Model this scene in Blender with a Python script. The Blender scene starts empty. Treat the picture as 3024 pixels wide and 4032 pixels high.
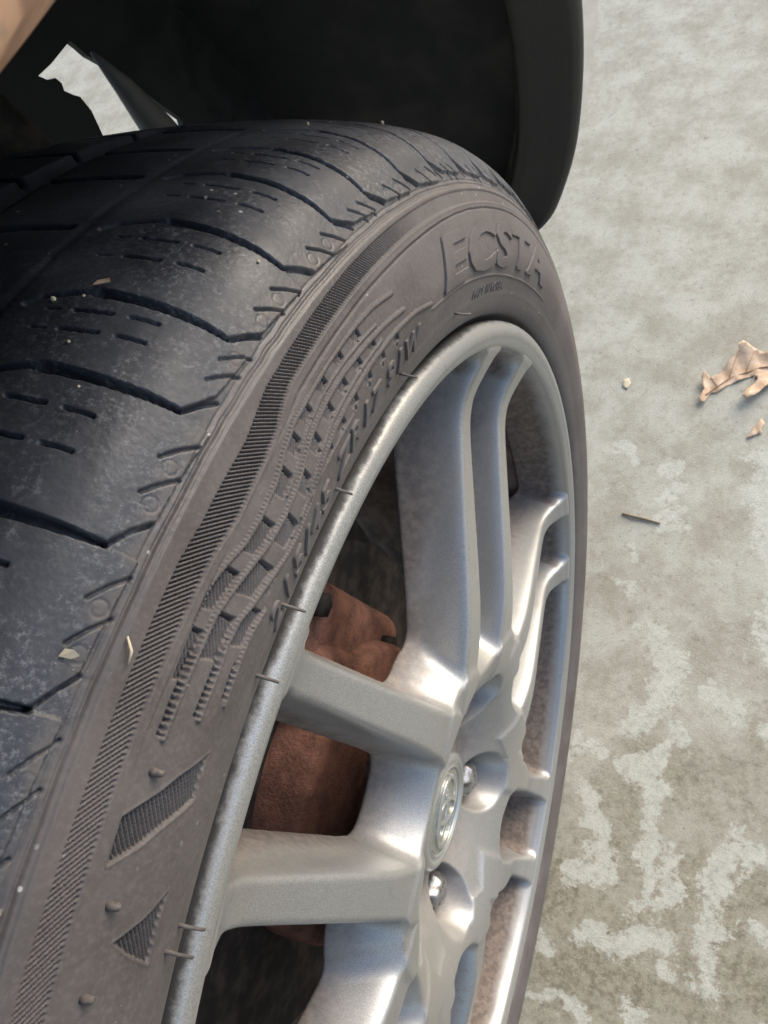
import bpy, bmesh, math
import numpy as np
from mathutils import Matrix, Vector
R_ = math.radians
scene = bpy.context.scene
rng = np.random.default_rng(7)

# ---------------------------------------------------------------- camera, sky, sun, exposure
CAM_C = (0.09476048, 0.02387983, 0.37898731)
CAM_R = ((0.91017666, 0.24025063, -0.33742864), (0.10923968, -0.92499492, -0.36393831), (-0.39955619, 0.29438756, -0.86815368))
cam_d = bpy.data.cameras.new("camera")
cam = bpy.data.objects.new("camera", cam_d)
scene.collection.objects.link(cam)
rx, ry, rz = (Vector(v) for v in CAM_R)
m3 = Matrix((rx, -ry, -rz)).transposed()
cam.matrix_world = Matrix.Translation(CAM_C) @ m3.to_4x4()
cam_d.sensor_fit = 'HORIZONTAL'
cam_d.sensor_width = 36.0
cam_d.lens = 2857.19 / 3024 * 36.0
cam_d.clip_start = 0.005
cam_d.clip_end = 200
cam_d.dof.use_dof = True
cam_d.dof.focus_distance = 0.175
cam_d.dof.aperture_fstop = cam_d.lens / 0.4
scene.camera = cam

SUN_DIR = Vector((0.36, 0.78, 0.52)).normalized()      # towards the sun
world = bpy.data.worlds.new("World")
scene.world = world
world.use_nodes = True
wn = world.node_tree.nodes
wl = world.node_tree.links
bg = wn["Background"]
sky = wn.new("ShaderNodeTexSky")
sky.sky_type = 'NISHITA'
sky.sun_disc = False
sky.sun_elevation = math.asin(SUN_DIR.z)
sky.sun_rotation = math.atan2(SUN_DIR.x, SUN_DIR.y)
sky.air_density = 1.0
sky.dust_density = 2.8
sky.ozone_density = 1.0
wl.new(sky.outputs[0], bg.inputs[0])
bg.inputs[1].default_value = 0.145
sun_d = bpy.data.lights.new("sun", 'SUN')
sun_d.energy = 1.1
sun_d.angle = R_(42)
sun_d.color = (1.0, 0.985, 0.955)
sun = bpy.data.objects.new("sun", sun_d)
scene.collection.objects.link(sun)
sun.rotation_euler = SUN_DIR.to_track_quat('Z', 'Y').to_euler()
vs = scene.view_settings
vs.view_transform = 'Standard'
vs.look = 'None'
vs.gamma = 1
vs.use_curve_mapping = False
vs.exposure = 1.12

# ---------------------------------------------------------------- helpers
col = scene.collection


def link(o, parent=None):
    col.objects.link(o)
    if parent is not None:
        o.parent = parent
    return o


def tag(o, label=None, cat=None, kind=None, group=None):
    if label:
        o["label"] = label
    if cat:
        o["category"] = cat
    if kind:
        o["kind"] = kind
    if group:
        o["group"] = group
    return o


def empty(name, loc=(0, 0, 0)):
    o = bpy.data.objects.new(name, None)
    o.location = loc
    o.empty_display_size = 0.02
    return link(o)


def np_mesh(name, V, F, mat=None, parent=None, smooth=True, normals=None):
    V = np.asarray(V, np.float32)
    F = np.asarray(F, np.int32)
    me = bpy.data.meshes.new(name)
    k = F.shape[1]
    me.vertices.add(len(V))
    me.vertices.foreach_set("co", V.ravel())
    me.loops.add(F.size)
    me.loops.foreach_set("vertex_index", F.ravel())
    me.polygons.add(len(F))
    me.polygons.foreach_set("loop_start", np.arange(0, F.size, k, dtype=np.int32))
    me.polygons.foreach_set("loop_total", np.full(len(F), k, np.int32))
    me.update(calc_edges=True)
    me.validate()
    if smooth:
        me.shade_smooth()
    if normals is not None:
        me.normals_split_custom_set_from_vertices(normals.tolist())
    if mat:
        me.materials.append(mat)
    return link(bpy.data.objects.new(name, me), parent)


def bm_obj(name, bm, mat=None, parent=None, smooth=False):
    me = bpy.data.meshes.new(name)
    bm.normal_update()
    bm.to_mesh(me)
    bm.free()
    if smooth:
        me.shade_smooth()
    if mat:
        me.materials.append(mat)
    return link(bpy.data.objects.new(name, me), parent)


def grid_faces(n, m, off=0, wrap=False):
    i = np.arange(n if wrap else n - 1)[:, None]
    j = np.arange(m - 1)[None, :]
    a = i * m + j
    b = ((i + 1) % n) * m + j
    return (np.stack([a, b, b + 1, a + 1], -1).reshape(-1, 4) + off)


def revolve(name, prof, mat, parent=None, n=160, th0=0, th1=360, mm=True, flip=False):
    """surface of revolution about X; prof = [(x, r)]"""
    p = np.array(prof, float) * (0.001 if mm else 1)
    full = abs(th1 - th0) >= 360
    th = np.radians(np.linspace(th0, th1, n, endpoint=not full))
    V = np.stack([np.broadcast_to(p[None, :, 0], (n, len(p))), np.sin(th)[:, None] * p[None, :, 1], np.cos(th)[:, None] * p[None, :, 1]], -1).reshape(-1, 3)
    F = grid_faces(n, len(p), wrap=full)
    if flip:
        F = F[:, ::-1]
    return np_mesh(name, V, F, mat, parent)


def catmull(P, n=24):
    P = np.asarray(P, float)
    Q = np.vstack([2 * P[0] - P[1], P, 2 * P[-1] - P[-2]])
    o = []
    for i in range(1, len(Q) - 2):
        p0, p1, p2, p3 = Q[i - 1:i + 3]
        for t in np.linspace(0, 1, n, endpoint=False):
            o.append(.5 * ((2 * p1) + (-p0 + p2) * t + (2 * p0 - 5 * p1 + 4 * p2 - p3) * t * t + (-p0 + 3 * p1 - 3 * p2 + p3) * t ** 3))
    o.append(P[-1])
    return np.array(o)


def tube(name, pts, rad, mat, parent=None, n=8, cap=True):
    pts = [Vector(p) for p in pts]
    rad = rad if isinstance(rad, (list, tuple)) else [rad] * len(pts)
    V = []
    F = []
    for i, p in enumerate(pts):
        d = (pts[min(i + 1, len(pts) - 1)] - pts[max(i - 1, 0)]).normalized()
        a = d.orthogonal().normalized() if i == 0 else (a - d * a.dot(d)).normalized()
        b = d.cross(a)
        for k in range(n):
            t = 2 * math.pi * k / n
            V.append(p + (a * math.cos(t) + b * math.sin(t)) * rad[i])
    bm = bmesh.new()
    bv = [bm.verts.new(v) for v in V]
    for i in range(len(pts) - 1):
        for k in range(n):
            bm.faces.new([bv[i * n + k], bv[i * n + (k + 1) % n], bv[(i + 1) * n + (k + 1) % n], bv[(i + 1) * n + k]])
    if cap:
        bm.faces.new(bv[:n][::-1])
        bm.faces.new(bv[-n:])
    return bm_obj(name, bm, mat, parent, smooth=True)


# ---------------------------------------------------------------- materials
class M:
    def __init__(s, name):
        s.m = bpy.data.materials.new(name)
        s.m.use_nodes = True
        s.t = s.m.node_tree
        s.n = s.t.nodes
        s.b = s.n["Principled BSDF"]
        s.tc = s.n.new("ShaderNodeTexCoord")

    def set(s, **k):
        for a, v in k.items():
            s.plug(v, s.b.inputs[a.replace('_', ' ')])
        return s

    def plug(s, v, sock):
        if isinstance(v, bpy.types.NodeSocket):
            s.t.links.new(v, sock)
        elif isinstance(v, (tuple, list)) and len(v) == 3 and sock.type == 'RGBA':
            sock.default_value = (*v, 1)
        else:
            sock.default_value = v

    def noise(s, scale, detail=4, rough=.55, dist=0, vec=None, out=0):
        n = s.n.new("ShaderNodeTexNoise")
        s.t.links.new(vec or s.tc.outputs["Object"], n.inputs["Vector"])
        n.inputs["Scale"].default_value = scale
        n.inputs["Detail"].default_value = detail
        n.inputs["Roughness"].default_value = rough
        n.inputs["Distortion"].default_value = dist
        return n.outputs[out]

    def voro(s, scale, feature='F1', out=0, vec=None, rand=1):
        n = s.n.new("ShaderNodeTexVoronoi")
        n.feature = feature
        s.t.links.new(vec or s.tc.outputs["Object"], n.inputs["Vector"])
        n.inputs["Scale"].default_value = scale
        n.inputs["Randomness"].default_value = rand
        return n.outputs[out]

    def ramp(s, f, a, b, ca=0.0, cb=1.0, smooth=True):
        n = s.n.new("ShaderNodeMapRange")
        n.interpolation_type = 'SMOOTHSTEP' if smooth else 'LINEAR'
        s.plug(f, n.inputs[0])
        for i, v in enumerate((a, b, ca, cb)):
            n.inputs[i + 1].default_value = v
        return n.outputs[0]

    def mix(s, f, a, b, mode='MIX'):
        n = s.n.new("ShaderNodeMix")
        n.data_type = 'RGBA'
        n.blend_type = mode
        s.plug(f, n.inputs[0])
        s.plug(a, n.inputs[6])
        s.plug(b, n.inputs[7])
        return n.outputs[2]

    def math(s, op, a, b=0.0, clamp=False):
        n = s.n.new("ShaderNodeMath")
        n.operation = op
        n.use_clamp = clamp
        s.plug(a, n.inputs[0])
        s.plug(b, n.inputs[1])
        return n.outputs[0]

    def scaled(s, v, rot=(0, 0, 0)):
        n = s.n.new("ShaderNodeMapping")
        s.t.links.new(s.tc.outputs["Object"], n.inputs[0])
        n.inputs["Scale"].default_value = v
        n.inputs["Rotation"].default_value = rot
        return n.outputs[0]

    def sep(s, i):
        n = s.n.new("ShaderNodeSeparateXYZ")
        s.t.links.new(s.tc.outputs["Object"], n.inputs[0])
        return n.outputs[i]

    def attr(s, name):
        n = s.n.new("ShaderNodeAttribute")
        n.attribute_name = name
        return n.outputs["Fac"]

    def bump(s, h, strength=.3, dist=.001, prev=None):
        n = s.n.new("ShaderNodeBump")
        n.inputs["Strength"].default_value = strength
        n.inputs["Distance"].default_value = dist
        s.t.links.new(h, n.inputs["Height"])
        if prev:
            s.t.links.new(prev, n.inputs["Normal"])
        s.t.links.new(n.outputs[0], s.b.inputs["Normal"])
        return n.outputs[0]


def rubber(name, dark, dust, spec=.5, rough=(.5, .72), dustlev=(.35, .72), speck=True, blend=None):
    m = M(name)
    big = m.noise(38, 5, .6)
    fine = m.noise(900, 3, .6)
    c = m.mix(m.ramp(big, *dustlev), dark, dust)
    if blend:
        # shoulder scuffs, arch-shade falloff painted as grey lightening outward, then sidewall dust
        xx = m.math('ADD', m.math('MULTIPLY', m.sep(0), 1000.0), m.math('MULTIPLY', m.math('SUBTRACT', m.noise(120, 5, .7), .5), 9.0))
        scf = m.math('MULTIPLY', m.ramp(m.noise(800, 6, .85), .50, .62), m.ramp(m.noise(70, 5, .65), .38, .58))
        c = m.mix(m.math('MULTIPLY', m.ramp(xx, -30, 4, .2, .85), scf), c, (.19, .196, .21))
        c = m.mix(m.ramp(xx, -22, 4, 0, .35), c, (.06, .065, .078))  # shade under the arch put into the colour: tread centre stays darker
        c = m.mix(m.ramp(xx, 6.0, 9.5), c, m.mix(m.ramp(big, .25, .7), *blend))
    c = m.mix(m.ramp(fine, .42, .75, 0, .30), c, tuple(min(1, x * 1.5 + .008) for x in dust))
    rub = m.noise(1, 4, .6, vec=m.scaled((260, 60, 60)))
    c = m.mix(m.ramp(rub, .52, .72, 0, .22), c, tuple(x * .6 for x in dark))
    if speck:
        sp = m.voro(230)
        gate = m.ramp(m.noise(60, 2), .56, .68)
        k = m.math('MAXIMUM', m.math('MULTIPLY', m.ramp(sp, .055, .13, 1, 0), gate), m.math('MULTIPLY', m.ramp(m.noise(1500, 3, .7), .66, .74), m.ramp(m.noise(45, 4, .6), .55, .66)))
        c = m.mix(m.math('MULTIPLY', k, .8), c, (.5, .5, .48))
    m.set(Base_Color=c, Roughness=m.ramp(big, .3, .7, *rough), Specular_IOR_Level=spec)
    b = m.bump(fine, .25, .0002)
    m.bump(m.noise(420, 5, .65), .14, .0005, b)
    return m.m


MAT = {}
SIDE = ((.071, .0615, .058), (.110, .098, .0935))
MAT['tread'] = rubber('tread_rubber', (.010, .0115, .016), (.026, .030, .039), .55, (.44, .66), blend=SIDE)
MAT['sidewall'] = rubber('sidewall_rubber', *SIDE, .35, (.6, .8), (.25, .7))
MAT['hair'] = rubber('hair_rubber', (.07, .06, .056), (.13, .115, .105), .3, (.6, .8), speck=False)


def alloy(name, dirt_lo, dirt_hi, edge=False):
    m = M(name)
    flake = m.noise(2600, 2, .5)
    big = m.noise(22, 5, .6, .5)
    silver = m.mix(m.ramp(flake, .35, .65), (.265, .267, .262), (.38, .383, .376))
    silver = m.mix(m.ramp(m.noise(9, 3), .4, .65, 0, .35), silver, (.375, .345, .295))
    # brake dust: lies thicker on the set-back faces, broken up by noise
    depth = m.math('ADD', m.math('MULTIPLY', m.sep(0), 1000.0), m.math('MULTIPLY', m.math('SUBTRACT', big, .5), 26.0))
    dirt = m.ramp(depth, dirt_lo, dirt_hi, .85, 0.0)
    ya, za = m.sep(1), m.sep(2)
    rd = m.math('SQRT', m.math('ADD', m.math('MULTIPLY', ya, ya), m.math('MULTIPLY', za, za)))
    dep2 = m.math('ADD', m.math('MULTIPLY', m.sep(0), 1000.0), m.math('MULTIPLY', m.math('SUBTRACT', m.noise(70, 4), .5), 5.0))
    rimd = m.math('MULTIPLY', m.ramp(m.math('ADD', rd, m.math('MULTIPLY', m.math('SUBTRACT', big, .5), .008)), .2125, .2185), m.ramp(dep2, -2, 8, .95, 0))
    dirt = m.math('MAXIMUM', dirt, rimd)
    grime = m.ramp(m.noise(150, 6, .7), .55, .72, 0, .35)
    dirt = m.math('MAXIMUM', dirt, m.math('MULTIPLY', grime, m.ramp(big, .45, .6)))
    c = m.mix(dirt, silver, m.mix(m.ramp(m.noise(260, 5, .7), .35, .7), (.085, .062, .048), (.19, .145, .115)))
    rough = .37
    if edge:
        ys, zs = m.sep(1), m.sep(2)
        rad = m.math('SQRT', m.math('ADD', m.math('MULTIPLY', ys, ys), m.math('MULTIPLY', zs, zs)))
        g = m.math('ADD', m.math('MULTIPLY', rad, 1000.0), m.math('MULTIPLY', m.math('SUBTRACT', m.noise(300, 5, .7), .5), 1.8))
        g2 = m.math('ADD', g, m.math('MULTIPLY', m.math('SUBTRACT', m.noise(20, 3), .5), 3.0))
        soot = m.ramp(g2, 235.2, 236.8, 0, .97)
        c = m.mix(soot, c, (.018, .016, .014))
        dirt = m.math('MAXIMUM', dirt, soot)
    m.set(Base_Color=c, Metallic=m.ramp(dirt, 0, .8, .55, .0), Roughness=m.ramp(dirt, 0, .8, rough, .78))
    b = m.bump(flake, .05, .0002)
    m.bump(m.noise(420, 3), .04, .0006, b)
    return m.m


MAT['alloy'] = alloy('silver_alloy', -21, 7)
MAT['lip'] = alloy('silver_alloy_lip', -26, -6, True)
m = M('dusty_barrel')
m.set(Base_Color=m.mix(m.ramp(m.noise(60, 6, .65), .35, .7), (.075, .052, .042), (.20, .145, .115)), Roughness=.7, Metallic=.25)
m.bump(m.noise(500, 4), .3, .0006)
MAT['barrel'] = m.m
m = M('chrome_cap')
m.set(Base_Color=(.47, .48, .46), Metallic=.75, Roughness=.26)
m.bump(m.noise(900, 2), .02, .0003)
MAT['cap'] = m.m
m = M('cap_inlay')
m.set(Base_Color=m.mix(m.ramp(m.noise(500, 3), .4, .7), (.33, .34, .30), (.44, .44, .40)), Metallic=.7, Roughness=.38)
MAT['inlay'] = m.m
m = M('steel_nut')
m.set(Base_Color=m.mix(m.ramp(m.noise(300, 4), .45, .65), (.36, .36, .355), (.15, .12, .10)), Metallic=.85, Roughness=.38)
MAT['nut'] = m.m
m = M('rust')
r1 = m.noise(70, 6, .65)
r2 = m.noise(600, 4, .7)
m.set(Base_Color=m.mix(m.ramp(r2, .3, .7, 0, .6), m.mix(m.ramp(r1, .35, .68), (.13, .050, .032), (.40, .17, .108)), (.27, .15, .105)), Roughness=.85)
m.bump(r2, .8, .0016)
MAT['rust'] = m.m
m = M('dark_iron')
m.set(Base_Color=m.mix(m.ramp(m.noise(90, 5), .4, .7), (.018, .015, .013), (.07, .055, .045)), Roughness=.75, Metallic=.3)
MAT['iron'] = m.m
m = M('black_plastic')
n1 = m.noise(40, 4)
n2 = m.noise(1400, 2)
m.set(Base_Color=m.mix(m.ramp(n1, .35, .7), (.010, .011, .012), (.022, .022, .022)), Roughness=m.ramp(n1, .3, .7, .55, .8))
m.bump(n2, .25, .0004)
MAT['plastic'] = m.m
m = M('bumper_plastic')
m.set(Base_Color=m.mix(m.ramp(m.noise(1200, 2), .35, .7), (.022, .021, .021), (.038, .036, .035)), Roughness=.6)
MAT['bumper'] = m.m
m = M('body_paint')
m.set(Base_Color=(.42, .40, .38), Roughness=.25, Metallic=.3, Coat_Weight=.6, Coat_Roughness=.05)
MAT['paint'] = m.m
m = M('weathered_lip_paint')
k1 = m.noise(55, 4, .6, 1.2)
k2 = m.noise(140, 4, .6)
c = m.mix(m.ramp(k1, .4, .62), (.60, .36, .23), (.30, .17, .11))
c = m.mix(m.ramp(k2, .5, .68, 0, .6), c, (.26, .235, .19))
m.set(Base_Color=c, Roughness=.6)
MAT['lip_paint'] = m.m


# ---------------------------------------------------------------- ground
GZ = -0.302


def seg_d(px, py, pts):
    d = np.full(px.shape, 1e9)
    if len(pts) == 1:
        return np.hypot(px - pts[0][0], py - pts[0][1])
    for (ax, ay), (bx, by) in zip(pts[:-1], pts[1:]):
        vx, vy = bx - ax, by - ay
        L = vx * vx + vy * vy + 1e-12
        t = np.clip(((px - ax) * vx + (py - ay) * vy) / L, 0, 1)
        d = np.minimum(d, np.hypot(px - ax - t * vx, py - ay - t * vy))
    return d


def vnoise(x, y, seed=0):
    """smooth value noise"""
    r = np.random.default_rng(seed)
    tab = r.random((256, 256))
    xi = np.floor(x).astype(int)
    yi = np.floor(y).astype(int)
    fx = x - xi
    fy = y - yi
    fx = fx * fx * (3 - 2 * fx)
    fy = fy * fy * (3 - 2 * fy)
    g = lambda a, b: tab[a % 256, b % 256]
    return (g(xi, yi) * (1 - fx) + g(xi + 1, yi) * fx) * (1 - fy) + (g(xi, yi + 1) * (1 - fx) + g(xi + 1, yi + 1) * fx) * fy - .5


gx = np.concatenate([[-60, -20, -6, -3], np.linspace(-1.8, -.12, 30), np.linspace(-.1, .34, 190), [.4, .6, 1, 2, 6, 20, 60]])
gy = np.concatenate([[-60, -20, -6, -2, -.8, -.4], np.linspace(-.25, .62, 370), np.linspace(.66, 1.8, 30), [2.5, 6, 20, 60]])
GX, GY = np.meshgrid(gx, gy, indexing='ij')
V = np.stack([GX, GY, np.full_like(GX, GZ)], -1).reshape(-1, 3)
m = M('concrete')
stain = m.attr("stain")
wob = m.math('ADD', m.math('MULTIPLY', m.noise(45, 7, .72), .7), m.math('MULTIPLY', m.noise(260, 5, .75), .5))
pale = m.ramp(m.math('ADD', stain, m.math('MULTIPLY', m.math('SUBTRACT', wob, .6), 3.0)), .46, .68)
cl = m.noise(5.5, 7, .66)
cl2 = m.noise(24, 8, .72)
cl3 = m.noise(90, 6, .7)
grit = m.noise(620, 5, .78)
grit2 = m.noise(170, 6, .75)
ysep = m.sep(1)
grit3 = m.noise(1100, 3, .7)
light = m.mix(m.ramp(cl2, .34, .66), (.315, .298, .235), (.445, .437, .365))
light = m.mix(m.ramp(cl3, .5, .70, 0, .4), light, (.265, .238, .175))
brown = m.mix(m.ramp(grit2, .34, .64), (.16, .14, .095), (.32, .292, .215))
brown = m.mix(m.ramp(cl2, .42, .66, 0, .7), brown, (.35, .328, .255))
zone = m.ramp(m.math('ADD', m.math('ADD', m.math('MULTIPLY', ysep, 1.5), m.math('MULTIPLY', cl, .9)), m.math('MULTIPLY', cl2, .35)), .45, 1.0, 1, 0)  # browner towards low y, boundary broken up by noise
base = m.mix(zone, light, brown)
palec = m.mix(m.ramp(grit2, .3, .65), (.41, .405, .335), (.54, .54, .465))
base = m.mix(m.math('MULTIPLY', pale, .8), base, palec)
base = m.mix(m.ramp(grit2, .30, .44, .55, 0), base, (.17, .155, .12))
base = m.mix(m.ramp(grit, .30, .47, .45, 0), base, (.145, .13, .10))
base = m.mix(m.ramp(grit, .54, .70, 0, .4), base, (.58, .575, .51))
base = m.mix(m.ramp(grit3, .56, .72, 0, .4), base, (.14, .13, .11))
dots = m.math('MULTIPLY', m.ramp(m.voro(75), .03, .07, 1, 0), m.ramp(m.noise(30, 2), .54, .64))
base = m.mix(m.math('MULTIPLY', dots, .8), base, (.08, .075, .065))
crk = m.math('MULTIPLY', m.ramp(m.voro(26, 'DISTANCE_TO_EDGE', vec=m.noise(9, 5, .7, out=1)), .0, .012, 1, 0), m.ramp(m.noise(7, 2), .55, .62))
base = m.mix(m.math('MULTIPLY', crk, .35), base, (.12, .11, .09))
m.set(Base_Color=base, Roughness=.88, Specular_IOR_Level=.3)
b = m.bump(grit, .5, .0012)
m.bump(m.noise(1600, 3), .3, .0006, b)
MAT['concrete'] = m.m
ground = np_mesh('ground', V, grid_faces(len(gx), len(gy))[:, ::-1], MAT['concrete'], smooth=False)
if ground.data.polygons[0].normal.z < 0:
    ground.data.flip_normals()
tag(ground, 'pale mottled concrete slab with brown patches and whitish blotches', 'ground', 'structure')
BL = [([(67, 175), (88, 141), (71, 99), (55, 89)], 13), ([(94, 89), (100, 82), (60, 53), (86, 45), (87, 15), (84, -15), (89, -47), (102, -46), (105, -4)], 8),
      ([(143, 17), (137, -25), (135, -79)], 12), ([(143, 15), (170, 16)], 8), ([(51, -79), (69, -76), (97, -65)], 12), ([(30, 22), (45, 1), (52, -32), (23, -41)], 9),
      ([(10, -132), (45, -128), (50, -145)], 6), ([(89, -128)], 11), ([(109, -87)], 7), ([(150, 345), (160, 290), (172, 185), (168, 230)], 24), ([(58, 337), (70, 335)], 9),
      ([(78, 287), (58, 274)], 9), ([(172, -40)], 9), ([(22, 350), (5, 352)], 8), ([(40, 250), (48, 240)], 6), ([(30, 215), (40, 208)], 6), ([(75, 320), (60, 300)], 7),
      ([(120, 130), (135, 118)], 9), ([(170, 100), (200, 90)], 12), ([(35, 65), (45, 60)], 6), ([(20, 60), (0, 40)], 8), ([(0, -80), (15, -95)], 7), ([(190, -110), (180, -150)], 14)]
px, py = V[:, 0] * 1000, V[:, 1] * 1000
wx = px + 14 * vnoise(px / 16, py / 16, 1) + 4 * vnoise(px / 5, py / 5, 3)
wy = py + 14 * vnoise(px / 16, py / 16, 2) + 4 * vnoise(px / 5, py / 5, 4)
st = np.zeros(len(V))
for pts, w in BL:
    st = np.maximum(st, np.clip(1.0 - .5 * seg_d(wx, wy, pts) / w, 0, 1))
at = ground.data.attributes.new("stain", 'FLOAT', 'POINT')
at.data.foreach_set("value", st.astype(np.float32))

# ---------------------------------------------------------------- tyre surface
PT = [(-90.5, 310.3), (-75, 310.1), (-61.5, 309.5), (-46, 308.5), (-31.5, 307.0), (-18, 304.8), (-7.5, 302.0), (-2, 299.2), (2.5, 295.7), (6.2, 291), (9.5, 285.8),
      (12.5, 278.8), (15, 270.9), (16.3, 264.5), (16.6, 259.5), (15.7, 253.5), (14.5, 248.7), (13.5, 244.8), (12.3, 241.8), (10.5, 239.6), (7.0, 238.2), (3.5, 235.5), (1.5, 230)]
TD = catmull(PT)
TS = np.concatenate([[0], np.cumsum(np.hypot(*np.diff(TD, axis=0).T))])
tg = np.gradient(TD, axis=0)
tg /= np.linalg.norm(tg, axis=1)[:, None]
TN = np.stack([-tg[:, 1], tg[:, 0]], 1)      # outward in (x, r)


def tyre_pos(th, s, h):
    """th deg, s mm from the crown line (negative: inner half), h mm proud of the casing"""
    a = np.abs(s)
    x = np.interp(a, TS, TD[:, 0])
    r = np.interp(a, TS, TD[:, 1])
    nx = np.interp(a, TS, TN[:, 0])
    nr = np.interp(a, TS, TN[:, 1])
    x = x + h * nx
    x = np.where(s < 0, -181.0 - x, x)
    r = r + h * nr
    t = np.radians(th)
    y = r * np.sin(t)
    z = r * np.cos(t)
    z = np.maximum(z, GZ * 1000 - .5)
    return np.stack([x, y, z], -1) * .001


def tyre_frame(th, s):
    p = tyre_pos(np.array(th, float), np.array(s, float), np.array(0.))
    q = tyre_pos(np.array(th, float), np.array(s, float), np.array(1.))
    n = Vector(q - p).normalized()
    e = Vector(tyre_pos(np.array(th + .05), np.array(s, float), np.array(0.)) - p).normalized()
    return Vector(p), n, e, n.cross(e)


def ss(a, b, x):
    t = np.clip((x - a) / (b - a), 0, 1)
    return t * t * (3 - 2 * t)


def pl_dist(TH, S, pts, rr):
    """distance in mm from a polyline given as (theta, s)"""
    P = [(math.radians(a) * rr, b) for a, b in pts]
    return seg_d(np.radians(TH) * rr, S, P)


def in_poly(TH, S, pts):
    ins = np.zeros(TH.shape, bool)
    n = len(pts)
    for i in range(n):
        x1, y1 = pts[i]
        x2, y2 = pts[(i + 1) % n]
        if y1 == y2:
            continue
        c = ((y1 > S) != (y2 > S)) & (TH < (x2 - x1) * (S - y1) / (y2 - y1) + x1)
        ins ^= c
    return ins


def apply_line(H, TH, S, pts, w, depth, rr=300, soft=.35, op='min', wfun=None):
    a = np.array(pts)
    pad = w * 2 + 1
    it = (TH[:, 0] > a[:, 0].min() - pad / 5) & (TH[:, 0] < a[:, 0].max() + pad / 5)
    js = (S[0] > a[:, 1].min() - pad) & (S[0] < a[:, 1].max() + pad)
    if not it.any() or not js.any():
        return
    ii = np.ix_(it, js)
    d = pl_dist(TH[ii], S[ii], pts, rr)
    hw = w / 2 if wfun is None else wfun(TH[ii], S[ii]) / 2
    k = 1 - ss(hw - soft / 2, hw + soft / 2, d)
    if op == 'min':
        H[ii] = np.minimum(H[ii], -depth * k + 0 * H[ii]) if False else H[ii] - depth * k
    else:
        H[ii] = H[ii] * (1 - k) + depth * k


# tread corner angles (one lateral groove each), measured along the shoulder
KN = [-13.2, -7.8, -2.4, 3.05, 8.5, 14.1, 18.0, 23.06, 28.0, 32.05, 36.9, 41.5, 46.0, 50.6, 55.2, 60.0, 64.5, 69.2, 74.0]


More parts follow.
